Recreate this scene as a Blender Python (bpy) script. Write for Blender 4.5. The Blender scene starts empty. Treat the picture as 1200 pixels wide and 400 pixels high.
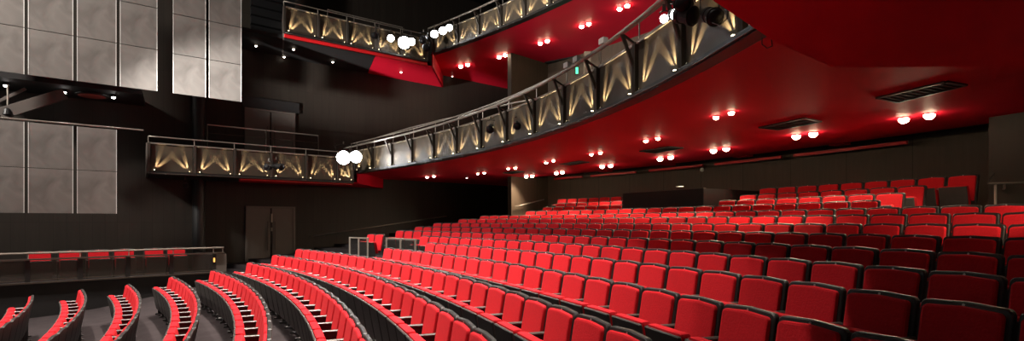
import bpy, bmesh, math, random
import numpy as np
from mathutils import Vector, Matrix
random.seed(7)
sc = bpy.context.scene
PI = math.pi
R_ = math.radians
EYE = 2.4                      # eye height over the lowest floor; everything below is written relative to the eye

# ------------------------------------------------------------------ camera, world, exposure, large lamps
F, HZ = 634.1, 260.8           # focal length and horizon line of a 1200 x 400 picture
cam_d = bpy.data.cameras.new('camera'); cam = bpy.data.objects.new('camera', cam_d)
sc.collection.objects.link(cam); sc.camera = cam
cam_d.sensor_width = 36.0; cam_d.lens = F / 1200 * 36.0
cam_d.shift_y = (HZ - 200) / 1200
cam_d.clip_start = 0.05; cam_d.clip_end = 200
cam.location = (0, 0, 0); cam.rotation_euler = (PI / 2, 0, 0)

world = bpy.data.worlds.new('world'); sc.world = world; world.use_nodes = True
world.node_tree.nodes['Background'].inputs[0].default_value = (1.0, 0.93, 0.86, 1)
world.node_tree.nodes['Background'].inputs[1].default_value = 0.10
sc.view_settings.view_transform = 'Standard'; sc.view_settings.look = 'None'
sc.view_settings.exposure = 0.0; sc.view_settings.gamma = 1.0
sc.view_settings.use_curve_mapping = False
sc.cycles.use_denoising = True
sc.cycles.max_bounces = 6; sc.cycles.diffuse_bounces = 4; sc.cycles.glossy_bounces = 3
sc.cycles.transparent_max_bounces = 8
sc.cycles.sample_clamp_indirect = 4.0

def area(name, loc, target, size, energy, color=(1, .9, .8), spread=180):
    l = bpy.data.lights.new(name, 'AREA'); l.shape = 'DISK'; l.size = size; l.energy = energy; l.color = color
    l.spread = R_(spread)
    o = bpy.data.objects.new(name, l); sc.collection.objects.link(o); o.location = loc
    o.rotation_euler = (Vector(target) - Vector(loc)).to_track_quat('-Z', 'Y').to_euler(); return o
def spot(name, loc, target, energy, angle=60, blend=.6, color=(1, .85, .66), size=.04):
    l = bpy.data.lights.new(name, 'SPOT'); l.energy = energy; l.spot_size = R_(angle); l.spot_blend = blend
    l.color = color; l.shadow_soft_size = size
    o = bpy.data.objects.new(name, l); sc.collection.objects.link(o); o.location = loc
    o.rotation_euler = (Vector(target) - Vector(loc)).to_track_quat('-Z', 'Y').to_euler(); return o
# house lights high over the stalls and three added washes with no visible source
for (hr, ht, he) in ((25, 40, 150), (25, 31, 110), (26, 23, 90), (26, 14, 40), (29.5, 43, 150), (29.5, 36, 150), (30, 29, 150), (30, 22, 130), (30.5, 15, 60),
                     (32.4, 42, 150), (32.4, 36.5, 150), (32.4, 31, 150), (32.2, 25, 105)):
    hx, hy = -29.218 + hr * math.cos(R_(ht)), -6.126 + hr * math.sin(R_(ht))
    area('house_light', (hx, hy, 10.6), (hx, hy, 0), .35, he * 1.45, (1, .87, .78), 52 if hr < 32 else 35)
spot('added_wash', (-14.5, 7.5, 1.5), (-8.75, 18.0, 4.6), 30000, 17, .9, (1, .96, .92), .3)  # unseen spot added to brighten the narrow panel group
area('added_wash', (-17, 5, 9.5), (-9.5, 17, 4), 1.5, 900, (1, .93, .86), 90)  # unseen area lamp added to light the hung panels and side wall

spot('added_wash', (-13, 1, 1.5), (3.0, 17.0, 8.9), 22000, 32, .9, (1, .93, .88), .4)  # unseen uplight added to brighten the upper red soffit

# ------------------------------------------------------------------ geometry of the room (fitted curves)
CX, CY = -29.218, -6.126       # centre of the curved rows
def ROW_R(k): return 25.955 + .81 * (k - 1) + (.088 if k > 8 else 0)
ZT = [-1.502, -1.463, -1.390, -1.255, -1.135, -0.988, -0.860, -0.748, -0.612, -0.487, -0.374, -0.263, -0.141, -0.019, 0.118, 0.239, 0.394, 0.549, 0.711, 0.918]
SEAT_H = .87
def ZF(k): return ZT[k - 1] - SEAT_H
def pol(R, deg, z=0): return Vector((CX + R * math.cos(R_(deg)), CY + R * math.sin(R_(deg)), z))
def px(x, y, Y): return Vector(((x - 600) / F * Y, Y, (HZ - y) / F * Y))    # a point of the photograph at depth Y
def pz(x, y, z):
    Y = z * F / (HZ - y); return Vector(((x - 600) / F * Y, Y, z))
def proj(p): return (600 + F * p[0] / p[1], HZ - F * p[2] / p[1])

# ------------------------------------------------------------------ materials
def mat(name, col, rough=.6, metal=0, spec=.5, noise=0, nscale=20, bump=0, emit=None, estr=0, alpha=None, sheen=0):
    m = bpy.data.materials.new(name); m.use_nodes = True
    nt = m.node_tree; b = nt.nodes['Principled BSDF']
    b.inputs['Base Color'].default_value = (*col, 1); b.inputs['Roughness'].default_value = rough
    b.inputs['Metallic'].default_value = metal; b.inputs['Specular IOR Level'].default_value = spec
    if sheen:
        b.inputs['Sheen Weight'].default_value = sheen; b.inputs['Sheen Tint'].default_value = (*[min(1, c * 1.6 + .1) for c in col], 1)
    tc = nt.nodes.new('ShaderNodeTexCoord')
    if noise or bump:
        n = nt.nodes.new('ShaderNodeTexNoise'); n.inputs['Scale'].default_value = nscale; n.inputs['Detail'].default_value = 5
        nt.links.new(tc.outputs['Object'], n.inputs['Vector'])
        if noise:
            mx = nt.nodes.new('ShaderNodeMix'); mx.data_type = 'RGBA'
            mx.inputs[6].default_value = (*[c * (1 - noise) for c in col], 1); mx.inputs[7].default_value = (*[min(1, c * (1 + noise)) for c in col], 1)
            nt.links.new(n.outputs['Fac'], mx.inputs[0]); nt.links.new(mx.outputs[2], b.inputs['Base Color'])
        if bump:
            bp = nt.nodes.new('ShaderNodeBump'); bp.inputs['Strength'].default_value = bump; bp.inputs['Distance'].default_value = .01
            nt.links.new(n.outputs['Fac'], bp.inputs['Height']); nt.links.new(bp.outputs['Normal'], b.inputs['Normal'])
    if emit:
        b.inputs['Emission Color'].default_value = (*emit, 1); b.inputs['Emission Strength'].default_value = estr
    if alpha is not None: b.inputs['Alpha'].default_value = alpha
    return m
M = {}
M['fabric'] = mat('red_fabric', (.52, .009, .016), .85, noise=.18, nscale=60, bump=.25, sheen=.12, spec=.2)
M['shell'] = mat('black_seat_shell', (.013, .012, .011), .5, noise=.2, nscale=30)
M['pan'] = mat('charcoal_seat_underside', (.050, .044, .040), .5, noise=.2, nscale=12)
M['arm'] = mat('armrest', (.06, .05, .042), .4)
M['chrome'] = mat('metal_plate', (.55, .52, .48), .3, metal=.9)
M['carpet'] = mat('grey_carpet', (.034, .028, .029), .95, noise=.45, nscale=3.5, bump=.5, spec=.1)
M['black'] = mat('matt_black', (.010, .009, .009), .7, noise=.3, nscale=6)
M['blackmetal'] = mat('black_metal', (.010, .0095, .009), .5, noise=.2, nscale=20)
M['soffit'] = mat('red_soffit', (.72, .010, .036), .6, noise=.08, nscale=1.2, spec=.12)
M['redlip'] = mat('red_edge', (.60, .012, .015), .4)
M['steel'] = mat('brushed_steel', (.36, .32, .27), .4, metal=.45, noise=.15, nscale=40)
M['darksteel'] = mat('dark_steel', (.10, .085, .07), .45, metal=.6)
M['door'] = mat('grey_door', (.125, .105, .092), .6, noise=.1, nscale=4)
M['lens'] = mat('lit_lens', (1, .95, .9), .3, emit=(.95, .97, 1), estr=70)
M['lens_small'] = mat('small_lit_lens', (1, .95, .9), .3, emit=(1, .94, .88), estr=22)
M['glow'] = mat('downlight_glow', (1, .9, .8), .3, emit=(1, .78, .52), estr=45)
M['glowdim'] = mat('small_downlight_glow', (1, .9, .8), .3, emit=(1, .85, .70), estr=9)
M['uplight'] = mat('uplight_glow', (1, .9, .7), .3, emit=(1, .80, .48), estr=14)
M['green'] = mat('green_light', (.1, .8, .4), .4, emit=(.1, .9, .5), estr=1.2)
M['amber'] = mat('amber_light', (1, .5, .1), .4, emit=(1, .5, .12), estr=1.5)

def wall_mat(name, col, board=.6, seam=.35, rough=.55, axis='Z', grain=.25):
    """dark panelling: thin vertical boards with grain, seams every few boards"""
    m = bpy.data.materials.new(name); m.use_nodes = True; nt = m.node_tree; b = nt.nodes['Principled BSDF']
    b.inputs['Roughness'].default_value = rough; b.inputs['Specular IOR Level'].default_value = .35
    uv = nt.nodes.new('ShaderNodeUVMap')
    mp = nt.nodes.new('ShaderNodeMapping'); mp.inputs['Scale'].default_value = (6, .5, 1)
    nt.links.new(uv.outputs['UV'], mp.inputs['Vector'])
    n = nt.nodes.new('ShaderNodeTexNoise'); n.inputs['Scale'].default_value = 1.6; n.inputs['Detail'].default_value = 6
    nt.links.new(mp.outputs['Vector'], n.inputs['Vector'])
    mx = nt.nodes.new('ShaderNodeMix'); mx.data_type = 'RGBA'
    mx.inputs[6].default_value = (*[c * (1 - grain) for c in col], 1); mx.inputs[7].default_value = (*[c * (1 + grain) for c in col], 1)
    nt.links.new(n.outputs['Fac'], mx.inputs[0])
    br = nt.nodes.new('ShaderNodeTexBrick'); br.offset = 0; br.inputs['Scale'].default_value = 1
    br.inputs['Brick Width'].default_value = board; br.inputs['Row Height'].default_value = 2.6
    br.inputs['Mortar Size'].default_value = .008; br.inputs['Mortar Smooth'].default_value = .1
    br.inputs['Color1'].default_value = (1, 1, 1, 1); br.inputs['Color2'].default_value = (.86, .86, .86, 1); br.inputs['Mortar'].default_value = (seam, seam, seam, 1)
    nt.links.new(uv.outputs['UV'], br.inputs['Vector'])
    mu = nt.nodes.new('ShaderNodeMix'); mu.data_type = 'RGBA'; mu.blend_type = 'MULTIPLY'; mu.inputs[0].default_value = 1
    nt.links.new(mx.outputs[2], mu.inputs[6]); nt.links.new(br.outputs['Color'], mu.inputs[7])
    nt.links.new(mu.outputs[2], b.inputs['Base Color'])
    return m
M['wall'] = wall_mat('dark_wood_wall', (.028, .022, .017), .32, .6)
M['rearwall'] = wall_mat('brown_rear_wall', (.095, .070, .050), 1.55, .3)
M['rightwall'] = wall_mat('olive_brown_wall', (.028, .024, .016), 3.2, .5)
M['louvre'] = wall_mat('grey_louvre', (.020, .021, .023), 1.2, .3)

# the woven metal mesh of the balcony fronts: fine ridges, a little see-through
def mesh_mat(name, col, alpha, rough, metal, scale=900):
    m = mat(name, col, rough, metal=metal); nt = m.node_tree; b = nt.nodes['Principled BSDF']
    uv = nt.nodes.new('ShaderNodeUVMap'); w = nt.nodes.new('ShaderNodeTexWave'); w.bands_direction = 'Y'
    w.inputs['Scale'].default_value = 12; w.inputs['Distortion'].default_value = .4
    nt.links.new(uv.outputs['UV'], w.inputs['Vector'])
    bp = nt.nodes.new('ShaderNodeBump'); bp.inputs['Strength'].default_value = .06; bp.inputs['Distance'].default_value = .01
    nt.links.new(w.outputs['Fac'], bp.inputs['Height']); nt.links.new(bp.outputs['Normal'], b.inputs['Normal'])
    b.inputs['Alpha'].default_value = alpha
    return m
M['mesh'] = mesh_mat('woven_metal_mesh', (.088, .070, .050), .97, .5, .25)
M['boxmesh'] = mesh_mat('dark_box_mesh', (.10, .085, .07), .45, .5, .3)
def acoustic_mat():
    m = bpy.data.materials.new('translucent_panel'); m.use_nodes = True; nt = m.node_tree; b = nt.nodes['Principled BSDF']
    b.inputs['Roughness'].default_value = .42; b.inputs['Specular IOR Level'].default_value = .5
    tc = nt.nodes.new('ShaderNodeTexCoord'); n = nt.nodes.new('ShaderNodeTexNoise'); n.inputs['Scale'].default_value = 1.7
    n.inputs['Detail'].default_value = 8; n.inputs['Distortion'].default_value = .8
    nt.links.new(tc.outputs['Object'], n.inputs['Vector'])
    r = nt.nodes.new('ShaderNodeValToRGB'); r.color_ramp.elements[0].color = (.15, .137, .125, 1); r.color_ramp.elements[1].color = (.25, .232, .212, 1)
    r.color_ramp.elements[0].position = .3; r.color_ramp.elements[1].position = .72
    nt.links.new(n.outputs['Fac'], r.inputs['Fac']); nt.links.new(r.outputs['Color'], b.inputs['Base Color'])
    return m
M['acoustic'] = acoustic_mat()
M['edge'] = mat('panel_edge', (.75, .75, .72), .3)

# ------------------------------------------------------------------ helpers
col = sc.collection
U = Vector((0, 0, 1))
def V3_(*a): return Vector(a)
def empty(name, loc=(0, 0, 0), rz=0):
    o = bpy.data.objects.new(name, None); col.objects.link(o); o.location = loc; o.rotation_euler = (0, 0, rz)
    o.empty_display_size = .1; return o
def tag(o, label=None, cat=None, group=None, kind=None):
    if label: o['label'] = label
    if cat: o['category'] = cat
    if group: o['group'] = group
    if kind: o['kind'] = kind
    return o
class MB:
    def __init__(s): s.v = []; s.f = []; s.uv = {}
    def add(s, vs, fs, uvs=None):
        b = len(s.v); s.v += [Vector(v) for v in vs]
        for i, f in enumerate(fs):
            if uvs: s.uv[len(s.f)] = uvs[i]
            s.f.append([b + j for j in f])
        return s
    def obox(s, c, ax, ay, az):                       # a box from a centre and three half axes
        c, ax, ay, az = map(Vector, (c, ax, ay, az)); vs = []
        for i in (-1, 1):
            for j in (-1, 1):
                for k in (-1, 1): vs.append(c + i * ax + j * ay + k * az)
        return s.add(vs, [(0, 1, 3, 2), (4, 6, 7, 5), (0, 4, 5, 1), (2, 3, 7, 6), (0, 2, 6, 4), (1, 5, 7, 3)])
    def box(s, x0, x1, y0, y1, z0, z1):
        return s.obox(((x0 + x1) / 2, (y0 + y1) / 2, (z0 + z1) / 2), ((x1 - x0) / 2, 0, 0), (0, (y1 - y0) / 2, 0), (0, 0, (z1 - z0) / 2))
    def bar(s, a, b, w, h):                           # rectangular bar between two points
        a, b = Vector(a), Vector(b); d = b - a; L = d.length; d.normalize()
        up = Vector((0, 0, 1)) if abs(d.z) < .95 else Vector((1, 0, 0))
        x = d.cross(up).normalized(); u = x.cross(d).normalized()
        return s.obox((a + b) / 2, d * L / 2, x * w / 2, u * h / 2)
    def tube(s, pts, r, n=8):
        pts = [Vector(p) for p in pts]; rings = []
        for i, p in enumerate(pts):
            d = (pts[min(i + 1, len(pts) - 1)] - pts[max(i - 1, 0)]).normalized()
            up = Vector((0, 0, 1)) if abs(d.z) < .95 else Vector((1, 0, 0))
            x = d.cross(up).normalized(); u = x.cross(d).normalized()
            rings.append([p + (x * math.cos(t) + u * math.sin(t)) * r for t in [2 * PI * k / n for k in range(n)]])
        vs = [v for rg in rings for v in rg]; fs = []
        for i in range(len(pts) - 1):
            for k in range(n): fs.append((i * n + k, i * n + (k + 1) % n, (i + 1) * n + (k + 1) % n, (i + 1) * n + k))
        fs.append(tuple(range(n))[::-1]); fs.append(tuple((len(pts) - 1) * n + k for k in range(n)))
        return s.add(vs, fs)
    def lathe(s, a, d, prof, n=20):                   # profile (distance along d, radius)
        a = Vector(a); d = Vector(d).normalized(); up = Vector((0, 0, 1)) if abs(d.z) < .95 else Vector((1, 0, 0))
        x = d.cross(up).normalized(); u = x.cross(d).normalized(); vs = []; fs = []
        for (t, r) in prof:
            vs += [a + d * t + (x * math.cos(q) + u * math.sin(q)) * r for q in [2 * PI * k / n for k in range(n)]]
        for i in range(len(prof) - 1):
            for k in range(n): fs.append((i * n + k, i * n + (k + 1) % n, (i + 1) * n + (k + 1) % n, (i + 1) * n + k))
        if prof[0][1] > 1e-4: fs.append(tuple(range(n))[::-1])
        if prof[-1][1] > 1e-4: fs.append(tuple((len(prof) - 1) * n + k for k in range(n)))
        return s.add(vs, fs)
    def ribbon(s, path, z0, z1, th, nrm, u0=0):       # a standing slab along a path, with length/height UVs
        n = len(path); u = u0; us = [u0]
        for i in range(1, n): u += (Vector(path[i][:2]) - Vector(path[i - 1][:2])).length; us.append(u)
        vs = []
        for i, p in enumerate(path):
            q = Vector((p[0], p[1], 0)); m_ = Vector((nrm[i][0], nrm[i][1], 0)).normalized() * th
            a, b = (z0[i], z1[i]) if isinstance(z0, (list, tuple)) else (z0, z1)
            vs += [(q.x, q.y, a), (q.x, q.y, b), (q.x - m_.x, q.y - m_.y, a), (q.x - m_.x, q.y - m_.y, b)]
        Z = lambda i, t: (z0[i], z1[i])[t] if isinstance(z0, (list, tuple)) else (z0, z1)[t]
        fs = []; uv = []
        for i in range(n - 1):
            a = 4 * i; b = a + 4
            fs += [(a, b, b + 1, a + 1), (a + 2, a + 3, b + 3, b + 2), (a + 1, b + 1, b + 3, a + 3), (a, a + 2, b + 2, b)]
            q = [(us[i], Z(i, 0)), (us[i + 1], Z(i + 1, 0)), (us[i + 1], Z(i + 1, 1)), (us[i], Z(i, 1))]
            uv += [q, [q[0], q[3], q[2], q[1]], [q[3], q[2], q[2], q[3]], [q[0], q[0], q[1], q[1]]]
        fs += [(0, 1, 3, 2), (4 * n - 4, 4 * n - 2, 4 * n - 1, 4 * n - 3)]; uv += [[(0, 0)] * 4] * 2
        return s.add(vs, fs, uv)
    def slab(s, poly, z0, z1):                        # horizontal slab over a polygon
        from mathutils.geometry import tessellate_polygon
        n = len(poly); vs = [(p[0], p[1], z0) for p in poly] + [(p[0], p[1], z1) for p in poly]
        tris = tessellate_polygon([[Vector((p[0], p[1], 0)) for p in poly]])
        fs = [tuple(t) for t in tris] + [tuple(i + n for i in t) for t in tris]
        fs += [(i, (i + 1) % n, (i + 1) % n + n, i + n) for i in range(n)]
        return s.add(vs, fs)
    def build(s, name, m, parent=None, bevel=0, smooth=False, segs=2, origin=None):
        org = Vector(origin) if origin is not None else Vector((0, 0, 0))
        if parent is not None:
            p = parent; W = Matrix.Identity(4)
            chain = []
            while p is not None: chain.append(p); p = p.parent
            for q in reversed(chain): W = W @ (Matrix.Translation(q.location) @ q.rotation_euler.to_matrix().to_4x4())
            inv = W.inverted(); vs = [inv @ v for v in s.v]
        else: vs = [v - org for v in s.v]
        me = bpy.data.meshes.new(name); me.from_pydata([tuple(v) for v in vs], [], s.f)
        if s.uv:
            l = me.uv_layers.new(name='UVMap')
            for i, p_ in enumerate(me.polygons):
                if i in s.uv:
                    for j, li in enumerate(p_.loop_indices): l.data[li].uv = s.uv[i][j]
        bm = bmesh.new(); bm.from_mesh(me); bmesh.ops.recalc_face_normals(bm, faces=bm.faces)
        if bevel:
            bmesh.ops.bevel(bm, geom=[e for e in bm.edges if len(e.link_faces) == 2 and e.calc_face_angle(0) > .5], offset=bevel, segments=segs, affect='EDGES', profile=.6)
        bm.to_mesh(me); bm.free()
        if smooth:
            for p_ in me.polygons: p_.use_smooth = True
        me.materials.append(m)
        o = bpy.data.objects.new(name, me); col.objects.link(o)
        if parent is not None: o.parent = parent
        else: o.location = org
        return o
def struct(name, mb, m, bevel=0): return tag(mb.build(name, m, bevel=bevel), kind='structure')
def arc(R, a, b, n): return [pol(R, a + (b - a) * i / n) for i in range(n + 1)]
def inn(deg): return Vector((-math.cos(R_(deg)), -math.sin(R_(deg)), 0))

# ------------------------------------------------------------------ side wall line and galleries
W0 = Vector((-8.57, 21.3, 0)); WD = Vector((.766, .643, 0)).normalized(); WN = Vector((WD.y, -WD.x, 0))   # wall line, its normal into the room
def wallp(t): return W0 + WD * t
def wall_at(xp):                                     # the wall seen at picture column xp
    k = (xp - 600) / F; t = (k * W0.y - W0.x) / (WD.x - k * WD.y); return wallp(t)
G0 = Vector((-11.0, 16.6, 0)); GD = Vector((.78, .625, 0)).normalized(); GN = Vector((GD.y, -GD.x, 0))     # lower gallery front
def galp(t): return G0 + GD * t
def gal_at(xp, G=G0, D=GD):
    k = (xp - 600) / F; t = (k * G.y - G.x) / (D.x - k * D.y); return G + D * t
U0 = Vector((-7.8, 18.85, 0)); UD = Vector((.794, .608, 0)).normalized(); UN = Vector((UD.y, -UD.x, 0))     # upper gallery front
ZMAIN, ZGAL, ZUM, ZUG = 1.9, 1.49, 7.0, 6.42
# inner edge of the lower balcony: radius by angle
TH = [8, 14, 18, 20.1, 23.1, 25.1, 29.1, 31.1, 38.1, 42.2, 48.9]; RR = [32.2, 33.0, 33.45, 33.72, 34.15, 34.4, 34.8, 34.95, 35.25, 35.38, 35.7]
def RB(deg):
    c = np.polyfit(TH, RR, 4); return float(np.polyval(c, deg))
_c = np.polyfit(TH, RR, 4)
def RB(deg): return float(np.polyval(_c, deg))
RU = 38.68

# ------------------------------------------------------------------ floor
f = MB()
A0, A1 = 4, 62
na = 40
def ring(mb, r0, r1, z0, z1, a0=A0, a1=A1):
    vs = []; fs = []
    for i in range(na + 1):
        a = a0 + (a1 - a0) * i / na
        vs += [pol(r0, a, z0), pol(r1, a, z1)]
    for i in range(na): fs.append((2 * i, 2 * i + 1, 2 * i + 3, 2 * i + 2))
    mb.add(vs, fs)
prof = [(16, ZF(1) - .02), (ROW_R(1) - .7, ZF(1) - .01)]
for k in range(1, 9): prof.append((ROW_R(k) - .2, ZF(k)))
for k in range(8, 20):
    e = ROW_R(k) + .14
    prof += [(e, ZF(k)), (e + .001, ZF(k + 1))]
prof += [(43.6, ZF(20))]
for (a, b) in zip(prof[:-1], prof[1:]):
    ring(f, a[0], b[0], a[1], b[1])
struct('floor', f, M['carpet'])

# ------------------------------------------------------------------ walls
def straight(p, q, z0, z1, th, nrm, u0=0): return MB().ribbon([p, q], z0, z1, th, [nrm, nrm], u0)
struct('wall_left', straight(wallp(-13), wallp(11.2), -3.2, 11, .2, WN), M['wall'])
r0_, r1_ = 40.75, 43.0
radn = Vector((math.sin(R_(44.2)), -math.cos(R_(44.2)), 0))
struct('wall_left_return', straight(pol(r0_, 44.25), pol(r1_ + .05, 44.25), -1.0, 11, .2, radn), M['rearwall'])
struct('wall_left_recess', straight(pol(r0_ + .02, 44.6), wallp(11.4), -1.5, 11, .15, Vector((-1, 0, 0))), M['wall'])
struct('wall_back', MB().ribbon(arc(r1_, 44.6, 8, 36), -.4, 11, .2, [inn(44.6 - i) for i in range(37)]), M['rearwall'])
wr = MB().ribbon(arc(41.05, 22.75, 8, 14), -.9, 2.4, .15, [inn(22) for i in range(15)])
wr.obox((pol(41.05, 22.75) + pol(43.0, 22.75)) / 2 + Vector((0, 0, .75)), (pol(43, 22.75) - pol(41.05, 22.75)) / 2, Vector((-math.sin(R_(22.75)), math.cos(R_(22.75)), 0)) * .04, (0, 0, 1.65))
struct('wall_right', wr, M['rightwall'])
struct('ceiling', MB().slab([pol(16, 6), pol(44, 6), pol(44, 30), pol(44, 45), wallp(11.6), wallp(-13.2), pol(16, 62)], 11.0, 11.2), M['black'])

# lower balcony soffit
inner = [pol(RB(a) + .04, a) for a in [12 + i * (48.9 - 12) / 40 for i in range(41)]]
poly = inner + [Vector((-5.75, 24.0, 0)) - WN * 0 , ]
poly[-1] = wall_at(449)
poly += [wall_at(599.5), pol(44.5, 45.0), pol(41.75, 44.2)] + arc(41.75, 44, 12, 30)
struct('ceiling_lower_balcony', MB().slab(poly, ZMAIN, ZMAIN + .1), M['soffit'])
# dark recess and red drop boards between soffit and rear wall
struct('ceiling_rear_recess', MB().slab(arc(41.6, 44.2, 12, 30) + arc(43.1, 12, 44.2, 30), ZMAIN + .34, ZMAIN + .42), M['black'])
k = 0
for (a0, a1) in [(43.3, 41.2), (40.6, 37.6), (36.8, 33.8), (33.2, 30.2), (29.7, 25.9)]:
    m_ = MB().ribbon(arc(42.6, a0, a1, 6), ZMAIN - .09, ZMAIN - .01, .06, [inn((a0 + a1) / 2)] * 7)
    k += 1; struct('trim_%d' % k, m_, M['redlip'])
for (a0, a1) in [(42.6, 42.1), (39.2, 38.6), (35.3, 34.8), (31.6, 31.0), (27.8, 27.3)]:
    k += 1; struct('trim_%d' % k, MB().ribbon(arc(41.9, a0, a1, 2), ZMAIN - .0, ZMAIN + .34, .3, [inn(a0)] * 3), M['soffit'])
# gallery soffits
gs = gal_at(280); ge = gal_at(414); ws = wall_at(280); we = wall_at(449)
struct('ceiling_side_gallery', MB().slab([gs - GN * .06, ge - GN * .06, Vector((-5.9, 20.85, 0)), we, ws], ZGAL, ZGAL + .04), M['soffit'])
struct('trim_41', MB().ribbon([Vector((-5.93, 20.8, 0)), we], ZGAL, ZMAIN + .05, .04, [Vector((1, 0, 0))] * 2), M['soffit'])
gl = galp(-.15); wl = wall_at(172)
struct('ceiling_side_gallery_end', MB().slab([gl - GN * .06, gs - GN * .06, ws, wl], ZGAL, ZGAL + .04), M['black'])
# the near gallery over the camera: a lower stepped soffit, mirror image of the far one
n0, n1 = pz(905, 47, 1.66), pz(835, 0, 1.66)
nd = (n1 - n0); nd.z = 0; nd.normalize()
struct('ceiling_near_gallery', MB().slab([n0, n0 + nd * 6.0, n0 + nd * 6.0 + Vector((9, -4.5, 0)), Vector((14, 4.5, 0)), Vector((14, 8.45, 0)), pz(1200, 78, 1.66), pz(975, 79, 1.66)], 1.66, 2.2), M['soffit'])

# upper gallery and upper balcony soffits
ul = U0 - UD * .12; ue = gal_at(508, U0, UD); um = gal_at(440, U0, UD)
wl2, wm2, we2 = wall_at(332), wall_at(431), wall_at(519)
struct('ceiling_upper_gallery', MB().slab([ul, um, wm2, wl2], ZUG, ZUG + .15), M['black'])
struct('ceiling_upper_gallery_corner', MB().slab([um - UN * .06, ue - UN * .06, we2, wm2], ZUG, ZUG + .04), M['soffit'])
struct('trim_40', MB().ribbon([ue - UN * .06, we2], ZUG, ZUM + .05, .04, [Vector((1, 0, 0))] * 2), M['soffit'])
polyu = [ue + Vector((0, 0, 0))] + [pol(RU + .04, a) for a in [48.2 - i * 26 / 30 for i in range(31)]] + arc(43.05, 22, 44.2, 24) + [pol(44.5, 45), wall_at(599.5), we2]
struct('ceiling_upper_balcony', MB().slab(polyu, ZUM, ZUM + .08), M['soffit'])
for (p, q) in [((640, 74), (700, 62)), ((712, 58), (745, 48))]:
    k += 1; a = pz(p[0], p[1], ZUM - .02); b = pz(q[0], q[1], ZUM - .02)
    struct('trim_%d' % k, MB().bar(a, b, .25, .04), M['black'])

# vents set in the lower soffit
def vent(quad, label, z=ZMAIN):
    P = [pz(x, y, z - .0) for x, y in quad]
    c = sum(P, Vector()) / 4
    e = empty('ceiling_vent', (c.x, c.y, z)); tag(e, label, 'vent', 'dark vents in the red soffit')
    m_ = MB(); 
    for i in range(4): m_.bar(P[i] - Vector((0, 0, .012)), P[(i + 1) % 4] - Vector((0, 0, .012)), .05, .024)
    m_.build('frame', M['blackmetal'], e)
    m_ = MB(); m_.slab(P, z - .006, z - .001); m_.build('backing', M['black'], e)
    m_ = MB()
    for i in range(1, 9):
        t = i / 9; a = P[0].lerp(P[3], t) - Vector((0, 0, .014)); b = P[1].lerp(P[2], t) - Vector((0, 0, .014)); m_.bar(a, b, .02, .012)
    m_.build('slat', M['black'], e)
vent([(1028, 114), (1052, 119), (1132, 99), (1108, 95)], 'large dark vent in the red soffit beyond the two biggest lamps')
vent([(890, 149), (912, 151.5), (962, 142), (942, 138)], 'dark vent in red soffit above the second pair of big lamps')
vent([(750, 177), (768, 178.8), (800, 173), (784, 171.4)], 'narrow dark vent in red soffit above the third pair of lamps')
vent([(656, 192), (668, 193.3), (690, 190), (680, 188.6)], 'small dark vent in the red soffit, middle of the room')
vent([(590, 202.5), (600, 203.4), (614, 201.2), (604, 200.2)], 'smallest and farthest dark vent in the red soffit')

# ------------------------------------------------------------------ doors
def double_door(idx, xa, xb, z0, z1, handle=True):
    a, b = wall_at(xa) + WN * .02, wall_at(xb) + WN * .02
    e = empty('door_%d' % idx, ((a + b) / 2 + Vector((0, 0, z0)))); tag(e, kind='structure')
    mid = (a + b) / 2; U = Vector((0, 0, 1))
    m_ = MB()
    d = (b - a).normalized()
    m_.obox(a + U * (z0 + z1) / 2, d * .045, WN * .06, U * (z1 - z0) / 2); m_.obox(b + U * (z0 + z1) / 2, d * .045, WN * .06, U * (z1 - z0) / 2)
    m_.obox(mid + U * (z1 + .03), (b - a) / 2 + d * .045, WN * .06, U * .035)
    m_.build('frame', M['door'], e)
    for (p, q, s) in ((a, mid, 1), (mid, b, -1)):
        c = (p + q) / 2; lf = MB().obox(c + U * (z0 + z1) / 2 + WN * .01, (q - p) / 2 - d * .012 - d * .02, WN * .025, U * ((z1 - z0) / 2 - .01)).build('leaf', M['door'], e)
        h = mid - d * s * .13
        hb = MB().tube([h + U * (z0 + .55) + WN * .09, h + U * (z0 + 1.65) + WN * .09], .016)
        for zz in (.7, 1.5): hb.tube([h + U * (z0 + zz) + WN * .03, h + U * (z0 + zz) + WN * .09], .012)
        hb.build('handle', M['darksteel'], lf)
    if handle:
        m_ = MB(); 
        for (za, zb) in ((z0 + 1.62, z0 + 1.95), (z0 + 1.28, z0 + 1.42)): m_.obox(mid + d * .02 + WN * .05 + U * (za + zb) / 2, d * .025, WN * .01, U * (zb - za) / 2)
        m_.build('latch_plate', M['steel'], e)
double_door(1, 289, 344, -1.62, .545)
double_door(2, 288, 344, 2.0, 4.22, False)
# a soft raised surround above the upper door
k += 1; a, b = wall_at(284), wall_at(350)
struct('trim_%d' % k, MB().obox((a + b) / 2 + WN * .03 + Vector((0, 0, 4.5)), (b - a) / 2, WN * .05, (0, 0, .2)), M['black'])

# dark louvre at the top left, on the side wall
lv = MB(); a, b = wall_at(286) + WN * .9, wall_at(336) + WN * .9
for i in range(9):
    z = 6.6 + i * .33; lv.obox((a + b) / 2 + Vector((0, 0, z)), (b - a) / 2, WN * .05 + Vector((0, 0, .04)), Vector((0, 0, .13)))
k += 1; struct('trim_%d' % k, lv, M['louvre'])

# round columns by the side gallery
def column(x, Y, z0, z1, r, lab):
    c = px(x, HZ, Y); c.z = 0
    e = MB().lathe(c + Vector((0, 0, z0)), (0, 0, 1), [(0, r * 1.15), (.08, r * 1.15), (.1, r), (z1 - z0, r)], 24).build('column', M['blackmetal'], smooth=False, origin=(c.x, c.y, z0))
    tag(e, lab, 'column'); return e
column(233, 18.9, -1.75, 11, .2, 'dark round steel column rising through the side gallery')
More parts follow.
